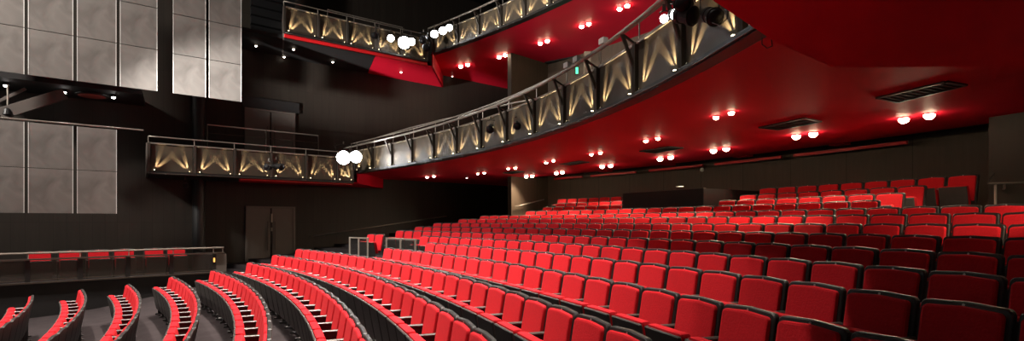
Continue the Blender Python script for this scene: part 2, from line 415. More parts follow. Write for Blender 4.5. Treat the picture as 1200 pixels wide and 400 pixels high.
# pale pier on the rear wall seen above the balcony rail
p = px(690, HZ, 22.4); pm = MB(); pm.box(p.x - .22, p.x + .22, p.y - .3, p.y + .3, 2.0, ZUM)
tag(pm.build('pillar', mat('pale_pier', (.33, .27, .2), .7, noise=.1), bevel=.02, origin=(p.x, p.y, 2.0)), 'pale square pillar standing on upper level under the red ceiling', 'pillar')
p = px(676, 83, 21.6)
e = empty('exit_light', p); tag(e, 'small green light glowing in the dark beside pale pillar', 'light')
MB().obox(p, (.09, 0, 0), (0, .03, 0), (0, 0, .17)).build('housing', M['blackmetal'], e)
MB().obox(p - Vector((0, .035, 0)), (.05, 0, 0), (0, .006, 0), (0, 0, .13)).build('lens', M['green'], e)
lp = bpy.data.lights.new('exit_glow', 'POINT'); lp.energy = 5; lp.color = (.1, 1, .45); lp.shadow_soft_size = .1
lo = bpy.data.objects.new('exit_glow', lp); col.objects.link(lo); lo.location = p + Vector((-.5, -.4, 0))

# ------------------------------------------------------------------ balcony fronts
def lampcap(mb, p, d, r=.03): mb.lathe(p, d, [(0, r * .7), (.02, r), (.06, r)], 10)
def balcony_front(name, label, posts, path_fn, nrm_fn, zb, H, lip=None, lights=True, bracket=True, up_e=1.2, railz=.2, toprail=True, frontrail=.28):
    """posts: parameters along the front; path_fn(t) -> point; nrm_fn(t) -> unit vector into the room"""
    c = path_fn((posts[0] + posts[-1]) / 2)
    e = empty(name, (c.x, c.y, zb)); tag(e, label, 'balcony front')
    U = Vector((0, 0, 1))
    def sub(a, b, n): return [a + (b - a) * i / n for i in range(n + 1)]
    for i in range(len(posts) - 1):
        a, b = posts[i], posts[i + 1]; g = (b - a) * .045
        ts = sub(a + g, b - g, 5); P = [path_fn(t) for t in ts]; N = [nrm_fn(t) for t in ts]
        MB().ribbon(P, zb + .04, zb + H - .03, .02, N).build('mesh_panel', M['mesh'], e)
        if lights:
            for (t, s) in ((ts[0] + (ts[-1] - ts[0]) * .09, 1), (ts[-1] - (ts[-1] - ts[0]) * .09, -1)):
                q = path_fn(t) + nrm_fn(t) * .038 + U * (zb + .06)
                tdir = (path_fn(ts[-1]) - path_fn(ts[0])).normalized() * s
                m_ = MB(); lampcap(m_, q - U * .05, U + tdir * .45, .032); u = m_.build('uplight', M['blackmetal'], e)
                m_ = MB(); dd = (U + tdir * .45).normalized(); m_.lathe(q + dd * .005, dd, [(0, .024), (.006, .024)], 10); m_.build('lens', M['uplight'], u)
                s1 = q + dd * .02
                for (kk, en) in ((.25, 1.0), (.95, .95)):
                    d1 = (U + tdir * kk - nrm_fn(t) * .17).normalized()
                    spot('front_uplight', s1, s1 + d1, up_e * 95 * en, 20, .8, (1, .76, .43), .012)
    for i, t in enumerate(posts):
        P = path_fn(t); n = nrm_fn(t); d = Vector((-n.y, n.x, 0))
        MB().obox(P + n * .02 + U * (zb + H / 2 - .02), d * .035, n * .045, U * (H / 2 + .02)).build('post', M['darksteel'], e)
        if bracket:
            m_ = MB(); fr = P + n * frontrail + U * (zb + H + .1)
            m_.bar(P + n * .05 + U * (zb + H * .52), fr, .035, .05); m_.bar(P + n * .03 + U * (zb + H - .02), fr, .03, .03)
            m_.build('bracket', M['darksteel'], e)
    n_ = 4 * (len(posts) - 1); ts = sub(posts[0], posts[-1], n_)
    P = [path_fn(t) + nrm_fn(t) * .03 for t in ts]; N = [nrm_fn(t) for t in ts]
    MB().ribbon(P, zb + H - .03, zb + H + .012, .09, N).build('top_strip', M['steel'], e)
    P = [path_fn(t) + nrm_fn(t) * .12 for t in ts]
    MB().ribbon(P, zb - .07, zb + .02, .22, N).build('bottom_ledge', M['blackmetal'], e)
    MB().tube([path_fn(t) + nrm_fn(t) * .135 + U * (zb - .045) for t in ts], .012, 6).build('ledge_tube', M['darksteel'], e, smooth=True)
    if bracket:
        MB().tube([path_fn(t) + nrm_fn(t) * frontrail + U * (zb + H + .12) for t in ts], .035, 8).build('lighting_rail', M['steel'], e, smooth=True)
    if toprail:
        m_ = MB().tube([path_fn(t) - nrm_fn(t) * .05 + U * (zb + H + railz) for t in ts], .02, 8)
        m_.build('handrail', M['steel'], e, smooth=True)
        for t in posts: 
            q = path_fn(t) - nrm_fn(t) * .05; MB().tube([q + U * (zb + H), q + U * (zb + H + railz)], .012, 6).build('rail_stem', M['steel'], e)
    if lip:
        P = [path_fn(t) + nrm_fn(t) * .06 for t in ts]
        MB().ribbon(P, lip, zb - .05, .12, N).build('red_edge_board' if True else '', M['redlip'], e)
    return e
def th_at(xp, Rf):                                   # the angle at which a curve R(angle) is seen at picture column xp
    lo, hi = 5, 60
    for _ in range(50):
        m_ = (lo + hi) / 2; p_ = pol(Rf(m_), m_)
        if proj(p_)[0] > xp if p_.y > .1 else True: lo = m_
        else: hi = m_
    return (lo + hi) / 2
ta, tb = th_at(417, RB), th_at(801, RB)
stp = (ta - tb) / 12
lp_posts = [ta + stp * .35] + [ta - stp * i for i in range(0, 16)]
bf = balcony_front('balcony_front', 'long curved lower balcony front of mesh panels with pipe rail and uplights', lp_posts, lambda t: pol(RB(t), t), inn, ZMAIN + .06, .83, up_e=2.2, railz=.34)
up_ts = [th_at(x, lambda a: RU) for x in (508, 537, 562, 588, 616)]
d_ = up_ts[3] - up_ts[4]
up_ts += [up_ts[-1] - d_ * (i + 1) for i in range(9)]
balcony_front('balcony_front', 'curved upper balcony front of mesh panels above the red ceiling', up_ts, lambda t: pol(RU, t), inn, ZUM + .06, .83, up_e=3.0, railz=.3)
g_posts = [(gal_at(x) - G0).dot(GD) for x in (174, 228, 275, 318, 359, 396, 413)]
balcony_front('gallery_front', 'straight mesh front of the lower side gallery with bright top strip', g_posts, galp, lambda t: GN, ZGAL + .05, .90, bracket=False, up_e=1.9)
gu_posts = [(gal_at(x, U0, UD) - U0).dot(UD) for x in (333, 373, 407, 440, 470, 500)]
balcony_front('gallery_front', 'straight mesh front of the upper side gallery over a red edge', gu_posts, lambda t: U0 + UD * t, lambda t: UN, 6.6, .9, lip=ZUG, bracket=False, up_e=2.6)
# red lip below the lower gallery, right of the dark end
tt = [(gal_at(x) - G0).dot(GD) for x in (281, 413)]
k += 1; struct('trim_%d' % k, MB().ribbon([galp(tt[0]) + GN * .05, galp(tt[1]) + GN * .05], ZGAL - .08, ZGAL + .02, .1, [GN, GN]), M['redlip'])
# gallery end returns
for (G, N, z0, z1, w_) in ((galp(-.16), GN, ZGAL, ZGAL + .95, wall_at(172)), (U0 - UD * .14, UN, ZUG, 7.5, wall_at(331))):
    c = (G + w_) / 2; d = (w_ - G).normalized(); s_ = Vector((-d.y, d.x, 0))
    m_ = MB().obox(c + Vector((0, 0, (z0 + z1) / 2)), (w_ - G) / 2, s_ * .03, (0, 0, (z1 - z0) / 2))
    k += 1; struct('trim_%d' % k, m_, M['door'])

# inner railing on the lower gallery in front of the upper door
def railing(label, A, B, z0, z1, bars, nposts, cat='railing'):
    e = empty('railing', ((A.x + B.x) / 2, (A.y + B.y) / 2, z0)); tag(e, label, cat)
    for i in range(nposts):
        q = A.lerp(B, i / (nposts - 1)); q = Vector((q.x, q.y, 0)); MB().tube([q + Vector((0, 0, z0)), q + Vector((0, 0, z1))], .02, 8).build('post', M['darksteel'], e)
    A = Vector((A.x, A.y, 0)); B = Vector((B.x, B.y, 0))
    MB().tube([A + Vector((0, 0, z1)), B + Vector((0, 0, z1))], .022, 8).build('handrail', M['steel'], e)
    for i in range(bars):
        z = z0 + (z1 - z0) * (i + .7) / (bars + .7); MB().tube([A + Vector((0, 0, z)), B + Vector((0, 0, z))], .012, 6).build('rail', M['darksteel'], e)
    return e
GB = G0 - GN * .95
struct('floor_side_gallery', MB().slab([galp(-.1) - GN * .15, galp(6.5) - GN * .15, wall_at(430), wall_at(180)], 1.85, 2.0), M['black'])
railing('four-bar steel railing on the side gallery before the upper door', gal_at(243, GB, GD), gal_at(373, GB, GD), 2.0, 3.32, 4, 3)
UB = U0 - UN * .7
struct('floor_upper_gallery', MB().slab([U0 - UN * .15, U0 + UD * 5.4 - UN * .15, wall_at(510), wall_at(335)], 6.95, 7.05), M['black'])
railing('thin steel railing above the upper side gallery front', gal_at(384, UB, UD), gal_at(472, UB, UD), 7.05, 8.02, 2, 4)

# ------------------------------------------------------------------ hung translucent panels, top left
QO = G0 + GN * .55                                   # plane of the panels, just before the gallery front
def q_at(xp): return gal_at(xp, QO, GD)
def panel(xa, xb, z0, z1, label):
    a, b = q_at(xa), q_at(xb); c = (a + b) / 2
    e = empty('acoustic_reflector', (c.x, c.y, z0)); e.rotation_euler = (0, 0, 0)
    tag(e, label, 'acoustic panel', 'translucent panels hung over the side boxes')
    U = Vector((0, 0, 1)); d = (b - a).normalized()
    MB().obox(c + U * (z0 + z1) / 2, (b - a) / 2, GN * .012, U * (z1 - z0) / 2).build('sheet', M['acoustic'], e)
    for q, g_ in ((a, 1), (b, -1)): MB().obox(q + d * g_ * .012 + U * (z0 + z1) / 2 + GN * .006, d * .008, GN * .012, U * (z1 - z0) / 2).build('side_edge', M['edge'], e)
    for z in (z0 + .015, z1 - .015): MB().obox(c + U * z - GN * .024, (b - a) / 2, GN * .012, U * .012).build('rail', M['blackmetal'], e)

rows_ = ['bottom', 'second-from-bottom', 'third-from-bottom']
cn = {0: 'at the frame edge', 1: 'next to the frame-edge panel', 2: 'second from the group end', 3: 'beside the dark gap'}
for r in range(3):
    for ci, (xa, xb) in enumerate(((-32, 28.8), (32.6, 86), (90, 136.6), (140.3, 184.5))):
        panel(xa, xb, 3.93 + r * 1.245, 3.93 + r * 1.245 + 1.225, 'grey panel, %s row of the large upper group, %s' % (rows_[r], cn[ci]))
for r in range(3):
    for ci, (xa, xb) in enumerate(((202.5, 241.4), (244.6, 283))):
        panel(xa, xb, 3.93 + r * 1.215, 3.93 + r * 1.215 + 1.195, 'grey panel, %s row of the narrow two-column group, column %s' % (rows_[r], ('nearer the stage', 'nearer the gallery door')[ci]))
for r in range(2):
    for ci, (xa, xb) in enumerate(((-32, 28.8), (32.6, 86), (90, 137))):
        panel(xa, xb, .25 + r * 1.215, .25 + r * 1.215 + 1.2, 'grey panel, %s row of group over the box seats, %s' % (('lower', 'upper')[r], ('at the frame edge', 'in the middle', 'at the free end')[ci]))
# pipe along the top of the lower group
m_ = MB(); m_.tube([q_at(-20) + Vector((0, 0, 2.72)) + GN * .02, q_at(168) + Vector((0, 0, 2.72)) + GN * .02], .022, 8)
tag(m_.build('pipe', M['steel']), 'thin steel pipe running over the lower group of hanging panels', 'pipe')
# the box tier behind: dark soffit with three little lamps, a red disc and sloping beams
struct('ceiling_side_box', MB().slab([q_at(-40) - GN * .6, q_at(168) - GN * .6, wall_at(170), wall_at(-40)], 3.9, 4.05), M['black'])
def sloping_beam(p, q, w, h, lab):
    c = (p + q) / 2; m_ = MB().bar(p, q, w, h); tag(m_.build('beam', M['door'], bevel=.01, origin=c), lab, 'beam')
sloping_beam(px(0, 134, 14.6), px(76, 110, 15.5), .14, .30, 'wide dark grey beam sloping up behind the panels')
sloping_beam(px(-4, 120, 14.7), px(30, 104, 15.1), .06, .08, 'thin bar sloping above the wide grey beam')
for (x, y, lab) in ((7, 99, 'small bright lamp under the box soffit nearest the frame edge'), (75, 107, 'small lamp in the middle of the box soffit'), (133, 113, 'small bright lamp at the free end of the box soffit')):
    p = pz(x, y, 3.85)
    e = empty('downlight', p); tag(e, lab, 'lamp')
    MB().lathe(p + Vector((0, 0, .05)), (0, 0, -1), [(0, .07), (.07, .08), (.075, .06)], 14).build('housing', M['blackmetal'], e)
    MB().lathe(p - Vector((0, 0, .028)), (0, 0, -1), [(0, .055), (.03, .05), (.045, .0)], 14).build('bulb', M['lens_small'], e)
    spot('downlight_beam', p - U * .1, p - U * 2 + WN * .6, 25, 150, .6, (1, .93, .88), .05)
p = pz(108, 111, 3.87)
e = empty('ceiling_speaker', p); tag(e, 'dull red disc set in the dark soffit between two lamps', 'speaker')
MB().lathe(p, (0, 0, -1), [(0, .42), (.04, .42), (.05, .36)], 28).build('rim', M['blackmetal'], e)
MB().lathe(p - Vector((0, 0, .05)), (0, 0, -1), [(0, .34), (.01, .33)], 28).build('grille', mat('red_grille', (.5, .12, .1), .6), e)
p = px(7, 118, 14.7); m_ = MB().tube([px(9, 100, 14.7), px(9, 128, 14.7)], .02, 8)
e = empty('hanging_lantern', px(9, 131, 14.7)); tag(e, 'dark lantern hanging on a thin pole by the frame edge', 'lantern')
m_.build('pole', M['steel'], e)
MB().lathe(px(9, 127, 14.7), (.1, -.2, -1), [(0, .06), (.05, .09), (.2, .1), (.22, .07)], 14).build('body', M['blackmetal'], e)

# ------------------------------------------------------------------ side box at the left with its mesh guard
B0 = Vector((-12.2, 12.9, 0)); BD = Vector((3.5, 3.4, 0)).normalized(); BN = Vector((BD.y, -BD.x, 0))
def b_at(xp, off=0): return gal_at(xp, B0 - BN * off, BD)
U = Vector((0, 0, 1))
struct('wall_side_box', MB().ribbon([b_at(-70), b_at(262)], -2.6, -1.49, .25, [BN, BN]), M['black'])
struct('wall_side_box_end', MB().ribbon([b_at(262), b_at(262) - BN * 2.6], -2.4, -1.0, .15, [BD, BD]), M['black'])
struct('floor_side_box', MB().slab([b_at(-70) - BN * .2, b_at(262) - BN * .2, b_at(262) - BN * 4.2, b_at(-70) - BN * 5.2], -1.72, -1.62), M['carpet'])
e = empty('box_guard', b_at(120) + U * -1.49); tag(e, 'low guard of dark mesh panels and steel rails before the box seats', 'railing')
bx = [-60, -28, 32, 94, 150, 201, 251]
for i in range(len(bx) - 1):
    a, b = b_at(bx[i] + 3), b_at(bx[i + 1] - 3)
    MB().ribbon([a, b], -1.45, -.95, .015, [BN, BN]).build('mesh_panel', M['boxmesh'], e)
    MB().obox((a + b) / 2 + U * -1.43, (b - a) / 2, BN * .015, U * .012).build('panel_foot', M['darksteel'], e)
for x in bx:
    MB().obox(b_at(x) + U * -1.2, BD * .05, BN * .03, U * .29).build('post', M['blackmetal'], e)
a, b = b_at(-64), b_at(262)
MB().obox((a + b) / 2 + U * -.915 + BN * .03, (b - a) / 2, BN * .07, U * .018).build('ledge', M['darksteel'], e)
MB().obox((a + b) / 2 + U * -1.49 + BN * .04, (b - a) / 2, BN * .05, U * .02).build('bottom_rail', M['darksteel'], e)
MB().tube([a + U * -.76, b + U * -.76], .024, 8).build('handrail', M['steel'], e)
for x in (33, 94, 151, 203, 250, 261): MB().tube([b_at(x) + U * -.92, b_at(x) + U * -.76], .012, 6).build('rail_stem', M['steel'], e)
a, b = b_at(253), b_at(265)
MB().obox((a + b) / 2 + U * -1.22, (b - a) / 2, BN * .03, U * .27).build('end_panel', M['door'], e)
MB().obox(b_at(250.5) + U * -1.12 + BN * .04, BD * .02, BN * .015, U * .06).build('marker_light', M['amber'], e)

# ------------------------------------------------------------------ the theatre seat
def lbox(pts_yz_w, x0, x1): pass
def seat_meshes():
    """local axes: x away from the stage, y along the row, z up; the back's top is at x = 0"""
    out = {}
    def fin(name, m, bev, segs=2, shear=None):
        o = m.build(name, M[{'backrest': 'fabric', 'back_shell': 'shell', 'seat_cushion': 'fabric', 'seat_shell': 'pan', 'armrest': 'arm', 'leg': 'shell', 'number_plate': 'chrome', 'arm_tip': 'chrome'}[name]], bevel=bev, segs=segs)
        me = o.data; bpy.data.objects.remove(o)
        for p in me.polygons: p.use_smooth = False
        out[name] = me
    tilt = .17
    def back(mb, y, z0, z1, xf, xb, rc, bow=.012):   # rounded-top slab reclined by tilt, front at xf, back at xb
        prof = [(-y, z0), (y, z0)]
        prof += [(y, z1 - rc)] + [(y - rc + rc * math.cos(t), z1 - rc + rc * math.sin(t)) for t in (PI / 8, PI / 4, 3 * PI / 8)] + [(y - rc, z1)]
        prof += [(0, z1 + bow)] + [(-y + rc, z1)] + [(-y + rc - rc * math.sin(t), z1 - rc + rc * math.cos(t)) for t in (PI / 8, PI / 4, 3 * PI / 8)] + [(-y, z1 - rc)]
        n = len(prof); vs = []
        for xo in (xf, xb):
            for (yy, zz) in prof: vs.append((xo + (zz - .87) * tilt, yy, zz))
        mb.add(vs, [tuple(range(n))[::-1], tuple(range(n, 2 * n))] + [(i, (i + 1) % n, n + (i + 1) % n, n + i) for i in range(n)])
    m = MB(); back(m, .228, .36, .842, -.078, -.032, .035); fin('backrest', m, .018, 2)
    m = MB(); back(m, .256, .30, .868, -.046, .0, .04); fin('back_shell', m, .008, 1)
    # seat folded up: cushion behind, dark underside plate to the front, red front edge on top
    def slab(mb, y, z0, z1, x0, x1, lean):
        vs = []
        for zz in (z0, z1):
            for (xx, yy) in ((x0, -y), (x0, y), (x1, y), (x1, -y)): vs.append((xx - (zz - z0) * lean, yy, zz))
        mb.add(vs, [(0, 1, 2, 3), (7, 6, 5, 4), (0, 4, 5, 1), (1, 5, 6, 2), (2, 6, 7, 3), (3, 7, 4, 0)])
    m = MB(); slab(m, .226, .28, .645, -.315, -.215, .22); fin('seat_cushion', m, .028, 2)
    m = MB(); slab(m, .236, .13, .625, -.326, -.296, .18); fin('seat_shell', m, .01, 1)
    m = MB(); m.box(-.36, -.07, .245, .295, .585, .615); fin('armrest', m, .01, 1)
    m = MB(); m.box(-.366, -.355, .249, .291, .588, .612); fin('arm_tip', m, .003, 1)
    m = MB(); m.box(-.29, -.09, .256, .284, .03, .585); m.box(-.34, -.04, .248, .292, 0, .03); fin('leg', m, .006, 1)
    m = MB(); m.lathe((-.0475, 0, .859), (-1, 0, 0), [(0, .009), (.003, .008)], 10); fin('number_plate', m, 0)
    return out
SM = seat_meshes()
PARTS = ['backrest', 'back_shell', 'seat_cushion', 'seat_shell', 'armrest', 'leg']
ORD = ['', 'first', 'second', 'third', 'fourth', 'fifth', 'sixth', 'seventh', 'eighth', 'ninth', 'tenth', 'eleventh', 'twelfth', 'thirteenth', 'fourteenth', 'fifteenth', 'sixteenth',
       'seventeenth', 'eighteenth', 'nineteenth', 'twentieth']
def ordn(n):
    if n <= 20: return ORD[n]
    t = {2: 'twenty', 3: 'thirty', 4: 'forty', 5: 'fifty', 6: 'sixty'}[n // 10]
    return (t + '-' + ORD[n % 10]) if n % 10 else t[:-1] + 'ieth'
def make_seat(proto=None):
    e = empty('theatre_seat')
    for p in PARTS:
        o = bpy.data.objects.new(p, SM[p]); col.objects.link(o); o.parent = e
        if p == 'back_shell':
            q = bpy.data.objects.new('number_plate', SM['number_plate']); col.objects.link(q); q.parent = o
        if p == 'armrest':
            q = bpy.data.objects.new('arm_tip', SM['arm_tip']); col.objects.link(q); q.parent = o
    return e
proto = make_seat(); used_proto = [False]
def place_seat(loc, rz, label, group, end=False):
    if not used_proto[0]: r = proto; used_proto[0] = True
    else:
        r = proto.copy(); col.objects.link(r)
        for ch in proto.children:
            if ch.name.startswith('end_'): continue
            c = ch.copy(); col.objects.link(c); c.parent = r
            for g in ch.children:
                d = g.copy(); col.objects.link(d); d.parent = c
    r.location = loc; r.rotation_euler = (0, 0, rz)
    tag(r, label, 'seat', group); return r

PITCH = .54
# angle ranges of each row (from the near end, to the far end)
segs = {k: [(9, e)] for k, e in zip(range(1, 11), (42.0, 42.5, 41.9, 41.5, 41.0, 41.0, 42.2, 43.0, 36.9, 36.1))}
segs[11] = [(9, 39.3), (42.25, 44.2)]
segs[12] = [(9, 43.3)]; segs[13] = [(9, 43.5)]; segs[14] = [(9, 43.6)]; segs[15] = [(9, 43.0)]; segs[16] = [(9, 42.9)]
segs[17] = [(23.3, 40.3)]; segs[18] = [(23.3, 29.95), (34.75, 40.3)]; segs[19] = [(23.6, 29.95), (34.75, 40.5)]; segs[20] = [(23.0, 29.95), (34.75, 41.7)]
# where one seat centre of a row was read in the picture, to bring the seats into step
phase_px = {9: 825, 10: 960, 8: 699, 11: 928 , 16: 1128, 20: 1114}
allseats = []
for kk in range(1, 21):
    R = ROW_R(kk); st = math.degrees(PITCH / R)
    for (a0, a1) in segs[kk]:
        if kk in phase_px and a1 > 38 or kk in (9, 10):
            if kk in phase_px:
                lo, hi = 10, 50
                for _ in range(50):
                    m_ = (lo + hi) / 2
                    if proj(pol(R, m_, 0))[0] > phase_px[kk]: lo = m_
                    else: hi = m_
                ph = m_
            else: ph = a1 - st / 2
            n = math.floor((a1 + .15 * st - st / 2 - ph) / st); a = ph + n * st
        else: a = a1 - st / 2
        idx = 0
        while a > a0 + st * .4:
            idx += 1
            p = pol(R, a, ZF(kk)); x, y = proj(p + Vector((0, 0, .6)))
            if p.y > 1.2 and -60 < x < 1290 and y < 520:
                allseats.append(dict(k=kk, a=a, p=p, i=idx, x=x, y=y, size=1 / p.y, seg=(a0, a1)))
            a -= st
def vis(s):
    xt, yt = proj(s['p'] + Vector((0, 0, .85)))
    return -5 < xt < 1205 and yt < 398
cand = sorted([s for s in allseats if vis(s)], key=lambda s: -s['size'])
chosen = cand[:294]
ch = set(id(s) for s in chosen)
print('SEATS', len(allseats), 'visible', len(cand))
byrow = {}
for s in chosen: byrow.setdefault(s['k'], []).append(s)
for kk, L in byrow.items():
    allv = sorted([s for s in cand if s['k'] == kk], key=lambda s: -s['x'])
    for s in L:
        fromright = allv.index(s) + 1
        dark = s['x'] > 880 and s['y'] > 285
        adj = 'shadowed dark red' if dark else 'bright red'
        rowtxt = ('%s row from the stage' % ordn(kk)) if kk <= 10 else ('%s row from the back wall' % ordn(21 - kk))
        if len(segs[kk]) > 1 and s['seg'][0] > 40: lab = 'dim red seat beside vomitory rail, %s from the side wall' % ordn(s['i'])
        elif kk <= 8: lab = '%s seat, %s from the far end of the %s' % (adj, ordn(s['i']), rowtxt)
        else: lab = '%s seat, %s from the right picture edge, %s' % (adj, ordn(fromright), rowtxt)
        place_seat(s['p'], R_(s['a']), lab, 'red theatre seats in curved rows')
# box seats behind the guard
BS = [46, 82, 115, 145, 180, 206]
bn = ['nearest the frame edge', 'second from the frame edge', 'third from the frame edge', 'third from the doors', 'second from the doors', 'nearest the doors']
for x, w in zip(BS, bn):
    q = b_at(x, .95); place_seat(Vector((q.x, q.y, -1.62)), math.atan2(-BN.y, -BN.x), 'red box seat behind the dark mesh guard, %s' % w, 'red seats in the side box')
# all the smaller seats as one mass
def mass(seats):
    vs = []; loops = []; starts = []; tot = []; mi = []; base = 0; ls = 0
    mats = [M['fabric'], M['shell'], M['pan'], M['arm']]
    mm = {'backrest': 0, 'back_shell': 1, 'seat_cushion': 0, 'seat_shell': 2, 'armrest': 3, 'leg': 1}
    T = []
    for nme in PARTS:
        me = SM[nme]; co = np.array([v.co[:] for v in me.vertices]); F_ = [list(p.vertices) for p in me.polygons]; T.append((co, F_, mm[nme]))
    V = []; FF = []; MI = []
    for s in seats:
        c, sn = math.cos(R_(s['a'])), math.sin(R_(s['a'])); rot = np.array([[c, -sn, 0], [sn, c, 0], [0, 0, 1]]); off = np.array(s['p'][:])
        for (co, F_, m_) in T:
            V.append(co @ rot.T + off); FF += [[i + base for i in f_] for f_ in F_]; MI += [m_] * len(F_); base += len(co)
    me = bpy.data.meshes.new('theatre_seats'); me.from_pydata(np.concatenate(V).tolist(), [], FF)
    for m_ in mats: me.materials.append(m_)
    me.polygons.foreach_set('material_index', MI)
    o = bpy.data.objects.new('distant_seats', me); col.objects.link(o)
    tag(o, 'mass of small distant red seats filling the rows under the balcony', 'seats', kind='stuff')
mass([s for s in allseats if id(s) not in ch])

# ------------------------------------------------------------------ vomitory guards, handrails, control booth
def guard(R, a0, a1, z0, z1, label):
    c = pol(R, (a0 + a1) / 2, z0); e = empty('guard_rail', c); tag(e, label, 'railing')
    for i in range(3):
        q = pol(R, a0 + (a1 - a0) * i / 2); MB().obox(q + U * (z0 + z1) / 2, (.022, 0, 0), (0, .022, 0), U * (z1 - z0) / 2).build('post', M['steel'], e)
    P = arc(R, a0, a1, 4)
    MB().ribbon([p_ + U * 0 for p_ in P], z1 - .04, z1, .05, [inn(a0)] * 5).build('top_rail', M['steel'], e)
    MB().ribbon(P, z0 + .1, z1 - .08, .01, [inn(a0)] * 5).build('glass_panel', mat('smoked_glass', (.03, .028, .026), .1, alpha=.45), e)
guard(33.42, 43.8, 41.8, ZF(10) - .3, -.46, 'short framed guard rail at side wall by the sunken entrance')
guard(33.42, 39.8, 36.9, ZF(10) - .1, -.43, 'framed guard rail between the sunken entrance and the seat block')

def wall_rail(label, A, B, N, drop=.07, nb=4, r=.024):
    e = empty('handrail', (A + B) / 2); tag(e, label, 'handrail')
    MB().tube([A, B], r, 8).build('rail', M['steel'], e, smooth=True)
    for i in range(nb):
        q = A.lerp(B, (i + .5) / nb); MB().tube([q, q - U * .06 - N * .03, q - U * .07 - N * .09], .010, 6).build('bracket', M['darksteel'], e)
a, b = wall_at(361) + WN * .1, wall_at(522) + WN * .1
wall_rail('long steel handrail climbing the dark side wall beyond the doors', Vector((a.x, a.y, (HZ - 277.5) / F * a.y)), Vector((b.x, b.y, (HZ - 253.5) / F * b.y)), WN, nb=5)
a, b = pol(40.85, 44.2) + radn * .1, pol(42.6, 44.2) + radn * .1
wall_rail('short steel handrail on the brown wall behind the back rows', Vector((a.x, a.y, (HZ - 242.5) / F * a.y)), Vector((b.x, b.y, (HZ - 234) / F * b.y)), radn, nb=2)
# handrail at the right, beside the end of the last row
a = px(1157, 215.5, 9.35); b = px(1216, 213.5, 9.0)
e = empty('handrail', (a + b) / 2); tag(e, 'dark handrail with a flat cap beside the last row, right edge', 'handrail')
MB().bar(a, b, .10, .035).build('rail', M['darksteel'], e, bevel=.012)
MB().tube([px(1177, 215.5, 9.35), px(1177, 221, 9.4), px(1176, 222, 9.6)], .018, 8).build('bracket', M['steel'], e)
MB().tube([a, px(1166, 202, 9.75)], .012, 6).build('end_bend', M['darksteel'], e)
q = px(1166.5, 215, 9.3); MB().tube([q, Vector((q.x, q.y, -.55))], .018, 8).build('post', M['steel'], e)

# black control booth
ca0, ca1 = 34.35, 30.25
e = empty('control_booth', pol(40.5, 32.3, -.2)); tag(e, 'black boxed control desk cut into the back rows', 'booth')
MB().ribbon(arc(39.42, ca0, ca1, 8), -.6, .86, .08, [inn(ca0 - (ca0 - ca1) * i / 8) for i in range(9)]).build('front_wall', M['black'], e)
for (ad, s) in ((ca0, 1), (ca1, -1)):
    p0, p1 = pol(39.42, ad), pol(41.9, ad); d = (p1 - p0).normalized(); n = Vector((-d.y, d.x, 0))
    MB().obox((p0 + p1) / 2 + U * .13, (p1 - p0) / 2, n * .035, U * .73).build('side_wall', mat('booth_side', (.012, .010, .009), .6), e)
MB().ribbon([p_ + U * 0 for p_ in arc(39.45, ca0, ca1, 8)], .86, .885, .10, [inn(32)] * 9).build('top_trim', M['darksteel'], e)
dk = MB().ribbon(arc(40.3, ca0 - .3, ca1 + .3, 6), .45, .52, .7, [inn(32) * -1] * 7)
dk.build('desk', M['blackmetal'], e)
q = px(791, 221, 14.8)
e = empty('desk_lamp', Vector((q.x, q.y, .885))); q.z = .885
tag(e, 'tiny pale desk lamp on top of the black control booth', 'lamp')
MB().lathe(q, U, [(0, .05), (.012, .05), (.02, .02)], 14).build('base', M['blackmetal'], e)
MB().tube([q, q + U * .07, q + Vector((.1, 0, .1))], .007, 6).build('stem', M['blackmetal'], e)
MB().obox(q + Vector((.13, 0, .095)), (.10, 0, 0), (0, .03, 0), (0, 0, .012)).build('shade', M['edge'], e, bevel=.005)
# little sensor on the rear wall
q = pol(42.98, th_at(823, lambda a: 42.98)); q.z = (HZ - 199) / F * q.y
tag(MB().lathe(q, inn(31), [(0, .07), (.04, .065), (.06, .03)], 14).build('wall_sensor', M['edge'], origin=q), 'small round pale sensor on the brown rear wall', 'sensor')

# ------------------------------------------------------------------ recessed lamps in the ceilings
def downlight(p, r, label, group, dim=False, energy=0, ang=100, tgt=None, c_=(1, .78, .54)):
    e = empty('downlight', p); tag(e, label, 'ceiling lamp', group)
    MB().lathe(p + U * .03, (0, 0, -1), [(0, r * 1.25), (.045, r * 1.25), (.05, r * 1.02)], 18).build('ring', M['soffit'] if not dim else M['blackmetal'], e)
    MB().lathe(p - U * .018, (0, 0, -1), [(0, r * .95), (r * .3, r), (r * .7, r * .8), (r * .95, r * .45), (r * 1.05, 0)], 18).build('bulb', M['glowdim'] if dim else M['glow'], e, smooth=True)
    if energy:
        spot('downlight_beam', p - U * (.03 + r * 1.2), tgt or (p - U * 2), energy, ang, .55, c_, .06)
big = [(1059, 138, .085), (1089, 133, .085), (933, 158, .085), (953, 155.3, .085), (836, 175.4, .08), (851, 173, .08), (773.5, 185, .08), (786, 183, .08),
       (705.6, 194, .08), (715.5, 193, .08), (652, 202, .075), (659, 201, .075), (616.7, 206, .075), (623.7, 205.5, .075)]
wh = ['first', 'second', 'third', 'fourth', 'fifth', 'sixth', 'seventh']
for i, (x, y, r) in enumerate(big):
    p = pz(x, y, ZMAIN)
    downlight(p, r, 'glowing lamp by the rear wall, %s pair from the right, its %s lamp' % (wh[i // 2], ('farther', 'nearer')[i % 2]), 'paired lamps near the rear wall', energy=150, ang=140,
              tgt=p + Vector((0, 0, -2)) + inn(30) * 1.1)
mid = [(839, 136, .05), (857, 130.5, .05), (757, 164, .05), (771, 161, .05), (693, 180, .05), (703.5, 178, .05), (640, 190, .05), (648.5, 187.6, .05), (595.7, 197, .05), (604, 196, .05), (560, 203, .05), (567.5, 202, .05), (500.5, 207, .06), (508.5, 206, .06)]
